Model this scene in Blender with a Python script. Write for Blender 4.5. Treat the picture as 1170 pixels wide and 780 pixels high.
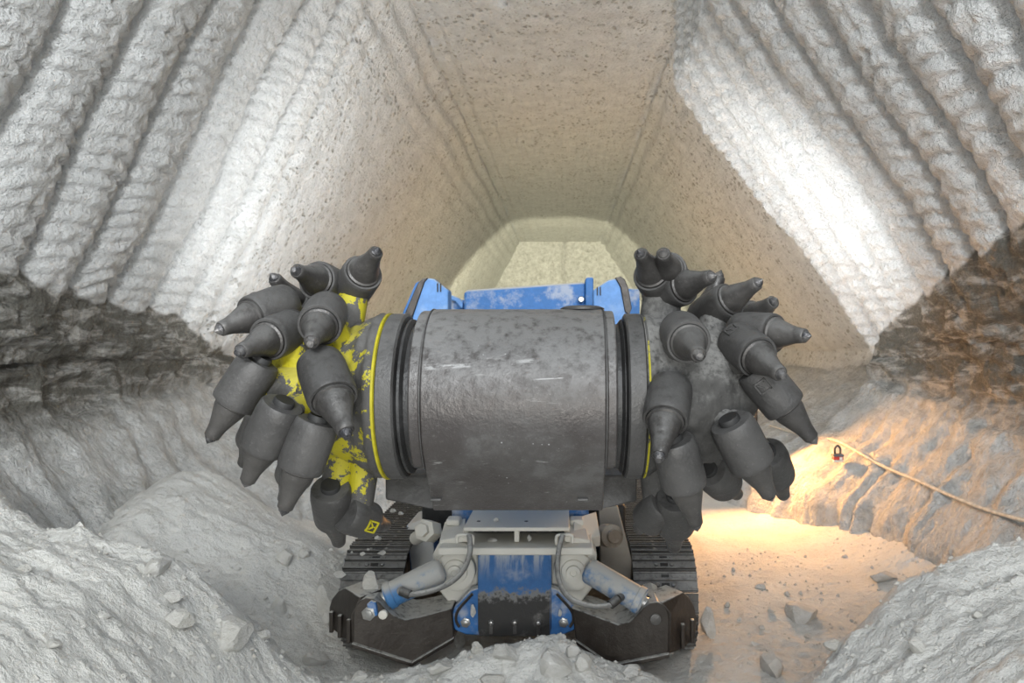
import bpy, bmesh, math, random
import numpy as np
from mathutils import Vector, Matrix
for o in list(bpy.data.objects): bpy.data.objects.remove(o)
S = bpy.context.scene
C = S.collection
PI = math.pi
H = 1.4            # eye height of the camera above the tunnel floor
F = 900.0          # focal length in pixels of the 1170 px wide frame
VX, VY = 645.0, 390.0

# ------------------------------------------------------------------ camera
cd = bpy.data.cameras.new('camera'); cam = bpy.data.objects.new('camera', cd); C.objects.link(cam)
cam.location = (0, 0, H); cam.rotation_euler = (PI/2, 0, 0)
cd.sensor_width = 36; cd.lens = F*36/1170; cd.shift_x = -(VX-585)/1170; cd.shift_y = 0
cd.clip_start = 0.05; cd.clip_end = 100
cd.dof.use_dof = True; cd.dof.focus_distance = 1.85; cd.dof.aperture_fstop = 9
S.camera = cam
S.view_settings.view_transform = 'Standard'; S.view_settings.look = 'None'
S.view_settings.gamma = 1; S.view_settings.use_curve_mapping = False
S.view_settings.exposure = 0.0

# ------------------------------------------------------------------ world, lamps and added fill lights
w = bpy.data.worlds.new('world'); S.world = w; w.use_nodes = True
w.node_tree.nodes['Background'].inputs[0].default_value = (0.86, 0.93, 1, 1)
w.node_tree.nodes['Background'].inputs[1].default_value = 0.7

def aim(o, loc, tgt):
    o.location = loc
    o.rotation_euler = (Vector(tgt)-Vector(loc)).to_track_quat('-Z', 'Y').to_euler()
def area(name, loc, tgt, size, power, col):
    d = bpy.data.lights.new(name, 'AREA'); d.shape = 'DISK'; d.size = size; d.energy = power; d.color = col
    o = bpy.data.objects.new(name, d); C.objects.link(o); aim(o, loc, tgt); return o
def spot(name, loc, tgt, ang, blend, power, col, rad=0.06):
    d = bpy.data.lights.new(name, 'SPOT'); d.spot_size = math.radians(ang); d.spot_blend = blend
    d.energy = power; d.color = col; d.shadow_soft_size = rad
    o = bpy.data.objects.new(name, d); C.objects.link(o); aim(o, loc, tgt); return o
def point(name, loc, power, col, rad=0.06):
    d = bpy.data.lights.new(name, 'POINT'); d.energy = power; d.color = col; d.shadow_soft_size = rad
    o = bpy.data.objects.new(name, d); C.objects.link(o); o.location = loc; return o
WHITE = (0.95, 0.98, 1.0)
area('front_fill', (0.2, -1.6, H+1.7), (0, 3.2, H+0.1), 1.6, 95, WHITE)  # unseen soft fill added behind the camera
area('low_fill', (0.0, -0.7, H-0.5), (-0.2, 3.2, H-0.7), 0.7, 30, (1, 0.98, 0.92))  # low fill added to brighten the machine front below the drum
spot('left_rib_fill', (-0.5, -1.2, H+0.8), (-2.0, 4.0, H+1.3), 62, 0.7, 620, WHITE, 0.25)  # added fill that brightens the near left ribs
spot('right_rib_fill', (0.7, -1.2, H+0.8), (2.0, 4.0, H+1.3), 62, 0.7, 620, WHITE, 0.25)  # same added fill for the right ribs
spot('left_flood', (-1.3, -1.0, H+1.0), (-1.9, 2.4, H-0.8), 42, 0.5, 85, (1, 0.98, 0.88), 0.12)
spot('right_flood', (1.4, -1.0, H+1.0), (1.8, 2.4, H-0.7), 42, 0.5, 80, (0.98, 0.98, 0.97), 0.12)
spot('left_work_lamp', (-0.6, 4.9, H-0.25), (-1.9, 5.7, H+1.0), 88, 1.0, 225, WHITE, 0.08)
spot('right_work_lamp', (0.45, 4.6, H-0.25), (1.75, 5.9, H+1.0), 84, 1.0, 270, WHITE, 0.08)
point('spill_fill', (-0.15, 6.1, H-0.05), 32, WHITE, 0.08)  # added point fill, imitates work-lamp spill on roof and inner walls
spot('warm_halogen_lamp', (1.46, 6.46, H-0.5), (1.62, 5.4, H-1.15), 135, 0.9, 230, (1, 0.47, 0.14), 0.06)
point('warm_roof_fill', (0.45, 9.5, H-1.0), 62, (1, 0.58, 0.26), 0.08)  # second warm light, added to tint the roof further back
spot('rear_lamp', (-0.2, 6.0, H-0.3), (-0.1, 20, H-0.6), 33, 0.12, 8500, (1.0, 0.94, 0.66), 0.05)

# ------------------------------------------------------------------ helpers
def P(px, py, Y): return Vector(((px-VX)*Y/F, Y, H-(py-VY)*Y/F))
def prop(o, label=None, cat=None, group=None, kind=None):
    if label: o['label'] = label
    if cat: o['category'] = cat
    if group: o['group'] = group
    if kind: o['kind'] = kind
    return o
def empty(name, loc=(0, 0, 0)):
    o = bpy.data.objects.new(name, None); C.objects.link(o); o.location = loc; o.empty_display_size = 0.1; return o

class MB:
    def __init__(s): s.v = []; s.f = []; s.m = []; s.mi = 0
    def add(s, vs, fs):
        b = len(s.v); s.v += [tuple(x) for x in vs]
        for f in fs: s.f.append([b+i for i in f]); s.m.append(s.mi)
        return s
    def box(s, c, d, rot=None):
        vs = []
        for x in (-1, 1):
            for y in (-1, 1):
                for z in (-1, 1):
                    q = Vector((x*d[0]/2, y*d[1]/2, z*d[2]/2))
                    if rot is not None: q = rot @ q
                    vs.append(q+Vector(c))
        return s.add(vs, [(0, 1, 3, 2), (4, 6, 7, 5), (0, 4, 5, 1), (2, 3, 7, 6), (0, 2, 6, 4), (1, 5, 7, 3)])
    def hexa(s, a, b):          # a: four front points, b: four back points
        return s.prism(a, b)
    def prism(s, a, b):
        n = len(a)
        fs = [tuple(range(n)), tuple(range(2*n-1, n-1, -1))]
        fs += [(i, n+i, n+(i+1) % n, (i+1) % n) for i in range(n)]
        return s.add(list(a)+list(b), fs)
    def extrude(s, pts, d):
        d = Vector(d); return s.prism([Vector(p) for p in pts], [Vector(p)+d for p in pts])
    def lathe(s, o, ax, prof, seg=24, wob=0, rnd=None):
        ax = Vector(ax).normalized(); o = Vector(o)
        u = ax.orthogonal().normalized(); v = ax.cross(u)
        vs = []; fs = []
        for t, r in prof:
            for k in range(seg):
                a = 2*PI*k/seg; rr = r
                if wob and rnd: rr = r*(1+wob*(rnd.random()-.5))
                vs.append(o+ax*t+(u*math.cos(a)+v*math.sin(a))*max(rr, 1e-4))
        n = len(prof)
        for j in range(n-1):
            for k in range(seg):
                k2 = (k+1) % seg
                fs.append((j*seg+k, j*seg+k2, (j+1)*seg+k2, (j+1)*seg+k))
        fs.append(tuple(range(seg-1, -1, -1))); fs.append(tuple((n-1)*seg+k for k in range(seg)))
        return s.add(vs, fs)
    def cyl(s, a, b, r, seg=16, r2=None):
        a = Vector(a); b = Vector(b); L = (b-a).length
        return s.lathe(a, b-a, [(0, r), (L, r if r2 is None else r2)], seg)
    def tube(s, pts, r, seg=8):
        pts = [Vector(p) for p in pts]; vs = []; fs = []; n = len(pts)
        up = None
        for i, p in enumerate(pts):
            t = (pts[min(i+1, n-1)]-pts[max(i-1, 0)]).normalized()
            if up is None: up = t.orthogonal().normalized()
            up = (up-t*up.dot(t)).normalized(); w_ = t.cross(up)
            for k in range(seg):
                a = 2*PI*k/seg; vs.append(p+(up*math.cos(a)+w_*math.sin(a))*r)
        for i in range(n-1):
            for k in range(seg):
                k2 = (k+1) % seg; fs.append((i*seg+k, i*seg+k2, (i+1)*seg+k2, (i+1)*seg+k))
        fs.append(tuple(range(seg-1, -1, -1))); fs.append(tuple((n-1)*seg+k for k in range(seg)))
        return s.add(vs, fs)
    def build(s, name, mats, parent=None, smooth=35, bevel=0, seg=2):
        me = bpy.data.meshes.new(name)
        org = Vector((0, 0, 0))
        if parent is not None: org = parent.matrix_basis.translation.copy() if parent.parent is None else WO[parent.name]
        # keep the origin in the middle of the mesh so parts carry sensible places
        A = np.array([tuple(q) for q in s.v]); c = (A.min(0)+A.max(0))/2
        me.from_pydata([tuple(q) for q in (A-c)], [], s.f)
        if not isinstance(mats, (list, tuple)): mats = [mats]
        for m in mats: me.materials.append(m)
        if len(mats) > 1: me.polygons.foreach_set('material_index', s.m)
        bm = bmesh.new(); bm.from_mesh(me); bmesh.ops.recalc_face_normals(bm, faces=bm.faces); bm.to_mesh(me); bm.free()
        if smooth:
            me.shade_smooth(); me.set_sharp_from_angle(angle=math.radians(smooth))
        o = bpy.data.objects.new(name, me); C.objects.link(o)
        if parent is not None: o.parent = parent
        o.location = Vector(c)-org
        WO[o.name] = Vector(c)
        if bevel:
            b = o.modifiers.new('bevel', 'BEVEL'); b.width = bevel; b.segments = seg; b.limit_method = 'ANGLE'; b.angle_limit = math.radians(40)
            b.harden_normals = False
        return o
WO = {}
def catmull(pts, n=8):
    pts = [Vector(p) for p in pts]; out = []
    q = [pts[0]]+pts+[pts[-1]]
    for i in range(1, len(q)-2):
        for k in range(n):
            t = k/n; a, b, c, d = q[i-1], q[i], q[i+1], q[i+2]
            out.append(0.5*((2*b)+(c-a)*t+(2*a-5*b+4*c-d)*t*t+(3*b-a-3*c+d)*t**3))
    out.append(pts[-1]); return out

def hsh(ix, iy, iz, seed):
    h = (ix.astype(np.int64)*374761393+iy.astype(np.int64)*668265263+iz.astype(np.int64)*2147483647+seed*974711) & 0xffffffff
    h = ((h ^ (h >> 13))*1274126177) & 0xffffffff
    h = ((h ^ (h >> 15))*2246822519) & 0xffffffff
    return ((h ^ (h >> 16)) & 0xffffff)/float(0xffffff)
def vn(x, y, z, seed=0):
    fx, fy, fz = np.floor(x), np.floor(y), np.floor(z)
    tx, ty, tz = x-fx, y-fy, z-fz
    tx = tx*tx*(3-2*tx); ty = ty*ty*(3-2*ty); tz = tz*tz*(3-2*tz)
    r = 0
    for a in (0, 1):
        for b in (0, 1):
            for c in (0, 1):
                r = r+hsh(fx+a, fy+b, fz+c, seed)*(tx if a else 1-tx)*(ty if b else 1-ty)*(tz if c else 1-tz)
    return r*2-1
def fbm(x, y, z, sc, octv=4, seed=0, gain=0.5):
    r = 0; a = 1; n = 0
    for i in range(octv):
        r = r+a*vn(x*sc, y*sc, z*sc, seed+i*17); n += a; a *= gain; sc *= 2.03
    return r/n
def ridged(x, y, z, sc, octv=4, seed=0):
    r = 0; a = 1; n = 0
    for i in range(octv):
        r = r+a*(1-2*np.abs(vn(x*sc, y*sc, z*sc, seed+i*31))); n += a; a *= .5; sc *= 2.1
    return r/n

# ------------------------------------------------------------------ materials
class NT:
    def __init__(s, name):
        s.m = bpy.data.materials.new(name); s.m.use_nodes = True; s.t = s.m.node_tree
        s.b = s.t.nodes['Principled BSDF']; s.geo = None; s.tc = s.n('ShaderNodeTexCoord')
    def n(s, typ, **k):
        q = s.t.nodes.new(typ)
        for a, b in k.items(): setattr(q, a, b)
        return q
    def l(s, a, b): s.t.links.new(a, b)
    def pos(s, scale=(1, 1, 1), world=True):
        mp = s.n('ShaderNodeMapping'); mp.inputs['Scale'].default_value = scale
        if world:
            if s.geo is None: s.geo = s.n('ShaderNodeNewGeometry')
            s.l(s.geo.outputs['Position'], mp.inputs['Vector'])
        else: s.l(s.tc.outputs['Object'], mp.inputs['Vector'])
        return mp.outputs[0]
    def noise(s, scale, detail=4, rough=.55, vec=None, st=(1, 1, 1), dist=0):
        q = s.n('ShaderNodeTexNoise'); q.inputs['Scale'].default_value = scale; q.inputs['Detail'].default_value = detail
        q.inputs['Roughness'].default_value = rough; q.inputs['Distortion'].default_value = dist
        s.l(vec if vec is not None else s.pos(st), q.inputs['Vector']); return q.outputs['Fac']
    def vor(s, scale, st=(1, 1, 1), feat='F1', rnd=1.0):
        q = s.n('ShaderNodeTexVoronoi', feature=feat); q.inputs['Scale'].default_value = scale; q.inputs['Randomness'].default_value = rnd
        s.l(s.pos(st), q.inputs['Vector']); return q.outputs['Distance']
    def ramp(s, f, a, b, lo=0.0, hi=1.0):
        q = s.n('ShaderNodeMapRange'); q.interpolation_type = 'SMOOTHSTEP'
        s.l(f, q.inputs['Value'])
        q.inputs['From Min'].default_value = a; q.inputs['From Max'].default_value = b
        q.inputs['To Min'].default_value = lo; q.inputs['To Max'].default_value = hi
        return q.outputs['Result']
    def math(s, op, a, b=None):
        q = s.n('ShaderNodeMath', operation=op)
        for i, x in enumerate((a, b)):
            if x is None: continue
            if isinstance(x, (int, float)): q.inputs[i].default_value = x
            else: s.l(x, q.inputs[i])
        return q.outputs[0]
    def mix(s, f, a, b):
        q = s.n('ShaderNodeMix', data_type='RGBA')
        if isinstance(f, (int, float)): q.inputs[0].default_value = f
        else: s.l(f, q.inputs[0])
        for i, x in ((6, a), (7, b)):
            if isinstance(x, tuple): q.inputs[i].default_value = x if len(x) == 4 else x+(1,)
            else: s.l(x, q.inputs[i])
        return q.outputs[2]
    def bump(s, h, dist, strength=1.0, prev=None):
        q = s.n('ShaderNodeBump'); q.inputs['Distance'].default_value = dist; q.inputs['Strength'].default_value = strength
        s.l(h, q.inputs['Height'])
        if prev is not None: s.l(prev, q.inputs['Normal'])
        return q.outputs[0]
    def attr(s, name): q = s.n('ShaderNodeAttribute', attribute_name=name); return q.outputs['Fac']
    def upf(s, a, b):
        if s.geo is None: s.geo = s.n('ShaderNodeNewGeometry')
        q = s.n('ShaderNodeSeparateXYZ'); s.l(s.geo.outputs['Normal'], q.inputs[0]); return s.ramp(q.outputs[2], a, b)
    def out(s, col=None, rough=None, normal=None, metal=0, spec=.5):
        if col is not None:
            if isinstance(col, tuple): s.b.inputs['Base Color'].default_value = col if len(col) == 4 else col+(1,)
            else: s.l(col, s.b.inputs['Base Color'])
        if rough is not None:
            if isinstance(rough, (int, float)): s.b.inputs['Roughness'].default_value = rough
            else: s.l(rough, s.b.inputs['Roughness'])
        if normal is not None: s.l(normal, s.b.inputs['Normal'])
        s.b.inputs['Metallic'].default_value = metal; s.b.inputs['Specular IOR Level'].default_value = spec
        return s.m

def mat_salt():
    t = NT('salt_rock')
    dark = t.attr('dark'); pit = t.attr('pit'); rib = t.attr('rib')
    n1 = t.noise(6, 5, .6); n2 = t.noise(45, 4, .6)
    white = t.mix(t.ramp(n1, .3, .7), (.70, .705, .69), (.82, .825, .81))
    white = t.mix(t.ramp(n2, .52, .75, 0, .35), white, (.50, .49, .45))
    # pecked pits in the smooth inner tunnel
    v = t.vor(15.0, (1, .7, 1)); v2 = t.vor(27.0, (1, .8, 1))
    pn = t.noise(3.2, 3)
    p = t.math('MULTIPLY', t.ramp(v, .16, .36, 1, 0), t.ramp(pn, .42, .6))
    p2 = t.math('MULTIPLY', t.ramp(v2, .15, .33, 1, 0), t.ramp(t.noise(5, 3), .45, .6))
    p = t.math('MAXIMUM', p, p2)
    pp = t.math('MULTIPLY', p, pit)
    c = t.mix(t.math('MULTIPLY', pp, .62), white, (.30, .27, .21))
    # the grey dirty layer; on the end wall it stands in for dimmer light
    dn = t.noise(9, 7, .68, st=(1, .28, 1.3), dist=.6)
    dcol = t.mix(t.ramp(dn, .46, .66), (.14, .135, .115), (.46, .45, .42))
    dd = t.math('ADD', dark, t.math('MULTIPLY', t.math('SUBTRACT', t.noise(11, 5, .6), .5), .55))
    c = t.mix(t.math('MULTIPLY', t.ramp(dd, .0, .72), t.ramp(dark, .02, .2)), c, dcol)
    r = t.ramp(t.noise(60, 3), .35, .62, .22, .75)
    r = t.math('ADD', r, t.math('MULTIPLY', t.math('SUBTRACT', 1.0, rib), .35))
    h = t.math('ADD', t.math('MULTIPLY', n2, 1.0), t.math('MULTIPLY', t.vor(28), .6))
    b = t.bump(h, .03, .9)
    b = t.bump(t.noise(120, 3, .7), .012, .9, b)
    b = t.bump(t.math('SUBTRACT', 1.0, pp), .03, .8, b)
    return t.out(c, r, b, spec=.5)
def mat_dust():
    t = NT('salt_dust')
    n1 = t.noise(3, 5, .6); n2 = t.noise(30, 5, .65)
    c = t.mix(t.ramp(n1, .35, .65), (.68, .68, .655), (.77, .77, .74))
    c = t.mix(t.ramp(n2, .5, .75, 0, .35), c, (.52, .50, .45))
    b = t.bump(n2, .03, .8); b = t.bump(t.noise(110, 4, .7), .006, .8, b)
    return t.out(c, .85, b, spec=.25)
def mat_lump():
    t = NT('salt_lump')
    n1 = t.noise(14, 5, .6)
    c = t.mix(t.ramp(n1, .35, .7), (.60, .59, .55), (.74, .735, .71))
    b = t.bump(t.noise(45, 6, .7), .02, .9)
    return t.out(c, .7, b, spec=.35)
def mat_steel(name, base, worn, dust=.35, dcol=(.42, .42, .41), rough=.5, yellow=0, scratch=0, sc=1, metal=.35, dn=(-.1, .9)):
    t = NT(name)
    n1 = t.noise(5*sc, 6, .65); n2 = t.noise(38*sc, 5, .65); n3 = t.noise(140, 3, .6)
    c = t.mix(t.ramp(n1, .38, .66), base, worn)
    c = t.mix(t.ramp(n3, .58, .75, 0, .25), c, tuple(min(1, x*2.4) for x in worn))
    if scratch:
        s1 = t.noise(16, 5, .7, st=(.35, 1, 2.2)); s2 = t.noise(9, 2)
        m = t.math('MULTIPLY', t.ramp(s1, .60, .70), t.ramp(s2, .5, .6))
        c = t.mix(t.math('MULTIPLY', m, .75), c, (.42, .42, .41))
        s3 = t.noise(5, 6, .75)
        c = t.mix(t.ramp(s3, .52, .62, 0, .5), c, (.13, .127, .124))
        q = t.n('ShaderNodeSeparateXYZ'); t.l(t.geo.outputs['Position'], q.inputs[0])
        fine = t.noise(70, 4, .7, st=(.3, 1, 1.6))
        for xa, xb, zc_, sl, wd in ((-.325, -.205, H-.060, .06, .007), (-.12, -.055, H-.047, .10, .006), (-.08, .0, H-.085, .05, .002)):
            ax_ = t.math('MULTIPLY', t.ramp(q.outputs[0], xa, xa+.03), t.ramp(q.outputs[0], xb-.01, xb, 1, 0))
            dz_ = t.math('ABSOLUTE', t.math('SUBTRACT', t.math('SUBTRACT', q.outputs[2], zc_), t.math('MULTIPLY', t.math('SUBTRACT', q.outputs[0], xa), sl)))
            mk = t.math('MULTIPLY', t.math('MULTIPLY', ax_, t.ramp(dz_, wd*.3, wd, 1, 0)), t.ramp(fine, .44, .54))
            c = t.mix(t.math('MULTIPLY', mk, .8), c, (.36, .36, .355))
        v = t.n('ShaderNodeTexVoronoi', feature='F1'); v.inputs['Scale'].default_value = 55
        t.l(t.pos(), v.inputs['Vector'])
        c = t.mix(t.math('MULTIPLY', t.ramp(v.outputs['Distance'], .06, .14, .7, 0), t.ramp(t.noise(8, 3), .52, .64)), c, (.5, .5, .5))
    if yellow:
        yn = t.noise(11, 7, .72)
        if yellow > .5:
            q = t.n('ShaderNodeSeparateXYZ'); t.l(t.geo.outputs['Position'], q.inputs[0])
            yn = t.math('ADD', yn, t.ramp(q.outputs[0], -.50, -.46, .045, -.05))
        c = t.mix(t.ramp(yn, .53, .55), c, (.38, .335, .010))
    up = t.upf(*dn)
    d = t.math('MULTIPLY', up, t.ramp(t.math('ADD', n2, t.math('MULTIPLY', up, .15)), .38, .68))
    c = t.mix(t.math('MULTIPLY', d, dust), c, dcol)
    r = t.ramp(n1, .3, .7, rough-.08, rough+.15)
    b = t.bump(t.math('ADD', n2, t.math('MULTIPLY', n3, .4)), .003, .7)
    return t.out(c, r, b, metal=metal)
def mat_paint(name, col, dust, thr=(.42, .62), lowdark=None, dcol=(.62, .61, .57)):
    t = NT(name)
    n1 = t.noise(7, 6, .65); n2 = t.noise(34, 6, .7)
    c = t.mix(t.ramp(n2, .3, .8), col, tuple(x*1.25 for x in col))
    if lowdark:
        if t.geo is None: t.geo = t.n('ShaderNodeNewGeometry')
        q = t.n('ShaderNodeSeparateXYZ'); t.l(t.geo.outputs['Position'], q.inputs[0])
        zz = t.math('ADD', q.outputs[2], t.math('MULTIPLY', t.math('SUBTRACT', n2, .5), .16))
        g = t.ramp(zz, lowdark-.01, lowdark+.015)
        g2 = t.ramp(zz, lowdark+.015, lowdark+.045)
        c = t.mix(g2, (.20, .20, .195), c)
        c = t.mix(g, (.035, .034, .033), c)
        drip = t.noise(20, 5, .6, st=(1.6, 1, .22))
        top = t.ramp(q.outputs[2], lowdark+.06, lowdark+.22)
        c = t.mix(t.math('MULTIPLY', t.ramp(drip, .42, .6), top), c, (.48, .50, .51))
    up = t.upf(.2, .8)
    d = t.math('MAXIMUM', t.math('MULTIPLY', t.ramp(n1, *thr), dust), t.math('MULTIPLY', up, .95))
    c = t.mix(d, c, dcol)
    b = t.bump(n2, .004, .7)
    return t.out(c, .6, b)
def mat_plain(name, col, rough=.6, metal=0, emit=None):
    t = NT(name); n = t.noise(30, 4)
    c = t.mix(t.ramp(n, .3, .7), tuple(x*.8 for x in col), tuple(min(1, x*1.15) for x in col))
    m = t.out(c, rough, t.bump(n, .002, .5), metal=metal)
    if emit:
        t.b.inputs['Emission Color'].default_value = emit+(1,); t.b.inputs['Emission Strength'].default_value = 8
    return m
SALT = mat_salt(); DUST = mat_dust(); LUMP = mat_lump()
HOLD = mat_steel('holder_steel', (.055, .053, .051), (.085, .082, .079), .35, (.20, .20, .198), .52)
PICK = mat_steel('pick_steel', (.045, .042, .040), (.09, .085, .08), .5, (.24, .24, .235), .42, metal=.45)
CARB = mat_steel('carbide', (.05, .05, .055), (.20, .19, .18), .2, (.4, .4, .4), .3, metal=.6, sc=4)
HUBY = mat_steel('hub_yellow_paint', (.055, .053, .05), (.085, .082, .078), .15, (.36, .36, .35), .6, yellow=1.0, metal=.1)
HUBC = mat_steel('chipped_line', (.055, .053, .05), (.085, .082, .078), .15, (.36, .36, .35), .6, yellow=.1, metal=.1)
HUBG = mat_steel('hub_grey_steel', (.04, .039, .037), (.08, .078, .074), .6, (.36, .355, .34), .7, sc=2, metal=.1)
RING = mat_steel('ring_steel', (.07, .068, .066), (.10, .098, .096), .4, (.22, .22, .218), .5)
GAPM = mat_steel('groove_steel', (.03, .03, .03), (.06, .06, .06), .1, (.3, .3, .3), .4)
CASE = mat_steel('casing_steel', (.062, .055, .052), (.10, .096, .093), .8, (.28, .28, .276), .42, scratch=1, metal=.3, dn=(-.25, .95))
YEL = mat_plain('yellow_paint', (.40, .35, .010), .6)
SHOE = mat_steel('track_steel', (.06, .058, .055), (.12, .118, .114), .55, (.36, .36, .35), .38, metal=.5)
BROWN = mat_steel('brown_worn_steel', (.036, .029, .024), (.06, .052, .045), .9, (.58, .58, .55), .42, metal=.35, dn=(.3, .85))
BLUE = mat_paint('blue_paint', (.035, .15, .40), .55, (.5, .66))
LBLUE = mat_paint('pale_blue_paint', (.12, .27, .56), .5, (.5, .72), dcol=(.42, .52, .66))
BLOCKM = mat_paint('blue_block_paint', (.03, .12, .31), .3, (.55, .72), lowdark=.375)
WHITEP = mat_paint('dusted_paint', (.58, .57, .53), .97, (.05, .32), dcol=(.76, .74, .67))
CYLP = mat_paint('cylinder_paint', (.05, .17, .38), .9, (.44, .60), dcol=(.50, .49, .45))
RUBBER = mat_steel('hose_rubber', (.16, .16, .155), (.24, .24, .23), .8, (.55, .55, .53), .7, metal=0)
CHROME = mat_plain('bolt_steel', (.42, .42, .41), .35, .7)
BLACK = mat_plain('black_steel', (.03, .03, .03), .6, .2)
RUST = mat_paint('rusty_frame', (.16, .13, .10), .6, (.45, .65), dcol=(.40, .37, .32))
CABLE = mat_plain('pale_cable', (.58, .56, .50), .7)
RED = mat_plain('red_plastic', (.45, .05, .04), .5)
LENS = mat_plain('halogen_glass', (1, .8, .5), .4, 0, (1, .62, .27))

# ------------------------------------------------------------------ tunnel shell
Y1 = 6.45; YE = 22.5; ZC = 2.8
def interp(x, xs, ys): return np.interp(x, xs, ys)
ZT = [-1.6, -1.1, -.7, -.35, -.1, 0.0]
def prof(side, z, Y):
    """distance of the wall from the camera plane x=0 (positive), z measured from the eye"""
    foot = np.clip(1.95-(Y-4.95)*.35, 1.28, 1.95)
    if side > 0:
        low = interp(z, [-1.6, -1.1, -.7, -.35, -.1, 0], [0, .12, .62, .96, 1.0, .93])
        A = 2.52; base = foot+(A-foot)*low/.93
        plane = np.minimum(2.54-.775*z, 99); plane = np.where(z > 2.08, .93, plane)
        near = np.where(z < 0, base, plane)
        inn = np.where(z < 0, foot+(2.9-foot)*low/.93, 1.04+(ZC-z)*.664)
        k = np.clip((Y-Y1)/.12, 0, 1)
        return near*(1-k)+inn*k
    low = interp(z, [-1.6, -1.1, -.7, -.35, -.1, 0], [0, .12, .62, .96, 1.0, .93])
    foot = foot+.02
    return np.where(z < 0, foot+(2.68-foot)*low/.93, 2.68-.5*z+.0*z)
LEFTC = 2.68-.5*ZC     # 1.28
GL0, GLP = 3.18, .432
GR0, GRP = 3.19, .385
def topdark(side, Y):
    if side < 0: return np.interp(Y, [2, 3.0, 3.63, 4.43, 5.2, 5.8, 6.6, 9], [.55, .42, .32, .21, .20, .03, -.12, -.3])
    return np.interp(Y, [2, 3.2, 3.8, 4.46, 5.4, 6.2, 6.5, 9], [.85, .68, .53, .42, .24, .08, -.12, -.3])
def wall_disp(side, X, Y, z):
    """inward push of the wall surface and its attributes"""
    td = topdark(side, Y)
    wz = fbm(X, Y, z, 2.2, 3, 5)*.1
    t0, p = (GL0, GLP) if side < 0 else (GR0, GRP)
    yy = Y+(0 if side < 0 else .27*(z-1.4)) + .035*fbm(X, Y, z, 1.3, 2, 9)
    ph = (yy-t0)/p; k = np.floor(ph); fr = ph-k
    endY = 5.8 if side < 0 else 6.5
    amp = (np.clip((endY+.55-Y)/.9, 0, 1) if side < 0 else 1.0*(Y < Y1+.02))
    lobes = np.sqrt(np.clip(1-(2*fr-1)**2, 0, 1))
    e0 = z-(td-.035*lobes+.022*fbm(X, Y, z, 7, 3, 66)); sharp = np.clip(e0/.03, 0, 1)
    hi = np.clip(e0/.12+.5, 0, 1)
    rib = (lobes-.6)*.125*amp*hi
    # C-shaped cutting marks that cross each rib
    cz = z/.082+.9*(2*fr-1)**2+hsh(k, k*0, k*0, 3)*5+.7*fbm(X, Y, z, 3, 2, 21)
    c = cz-np.floor(cz)
    strip = (np.abs(c-.5)*2)**2.0
    marks = -.026*strip*amp*hi*(.5+.9*np.clip(fbm(X, Y, z, 6, 2, 77)+.5, 0, 1))
    rough = .02*fbm(X, Y, z, 11, 4, 40, .6)+.014*ridged(X, Y, z, 17, 3, 60)
    big = .05*fbm(X, Y, z, 1.1, 3, 90)
    # lower body: rough dark ledge then draped wall
    lowm = 1-hi
    ledge = lowm*(.07*ridged(X*1.0, Y*.8, z*2.4, 3.6, 5, 120)+.05*np.exp(-((z-td+.2)/.15)**2))*np.clip((z+1.1)/.9, .15, 1)
    flute = lowm*.02*np.sin(Y*19+6*fbm(X, Y, z, 2, 2, 7))*np.clip((-.35-z)/.3, 0, 1)
    # ridges along the tunnel at the roof corner
    dc = np.clip(ZC-z, 0, 9)
    inner = np.clip((Y-(5.2 if side < 0 else Y1+.1))/.8, 0, 1)
    cor = inner*(.035*np.sin(dc*2*PI/.21+1.0+1.2*fbm(X, Y, z, .8, 2, 3))*np.exp(-dc/.5))*(.4+.8*np.clip(fbm(X, Y, z, 3, 3, 33)+.5, 0, 1))
    dots = inner*.012*fbm(X, Y*.6, z, 13, 2, 55)
    d = rib+marks+rough*(.8-.45*inner)+big+ledge+flute+cor+dots
    bot = np.interp(Y, [3, 4.5, 6, 9], [-.62, -.54, -.42, -.3])+.08*fbm(X, Y, z, 2, 3, 71)
    dark = np.clip(.22+.78*np.clip((z-bot)/.42, 0, 1), 0, 1)*(1-sharp)
    pit = inner*np.clip(hi+.2, 0, 1)
    return d, dark, pit, amp*hi, np.where((sharp > .5) & (amp > .4), k, -99)

def make_attr(me, name, arr):
    a = me.attributes.new(name, 'FLOAT', 'POINT'); a.data.foreach_set('value', arr.astype(np.float32))
def grid_object(name, V, nr, ncol, attrs, mask=None, parent=None, flip=False):
    idx = np.arange(nr*ncol).reshape(nr, ncol)
    q = np.stack([idx[:-1, :-1], idx[:-1, 1:], idx[1:, 1:], idx[1:, :-1]], -1).reshape(-1, 4)
    if flip: q = q[:, ::-1]
    if mask is not None: q = q[mask.reshape(-1)]
    used = np.unique(q); remap = -np.ones(nr*ncol, dtype=np.int64); remap[used] = np.arange(len(used))
    q = remap[q]; Vu = V[used]
    me = bpy.data.meshes.new(name)
    me.vertices.add(len(Vu)); me.vertices.foreach_set('co', Vu.astype(np.float32).ravel())
    me.loops.add(q.size); me.loops.foreach_set('vertex_index', q.ravel().astype(np.int32))
    me.polygons.add(len(q)); me.polygons.foreach_set('loop_start', np.arange(0, q.size, 4, dtype=np.int32))
    me.polygons.foreach_set('loop_total', np.full(len(q), 4, dtype=np.int32))
    me.update(calc_edges=True); me.shade_smooth()
    for k, a in attrs.items(): make_attr(me, k, a[used])
    o = bpy.data.objects.new(name, me); C.objects.link(o)
    if parent is not None: o.parent = parent
    return o

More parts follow.
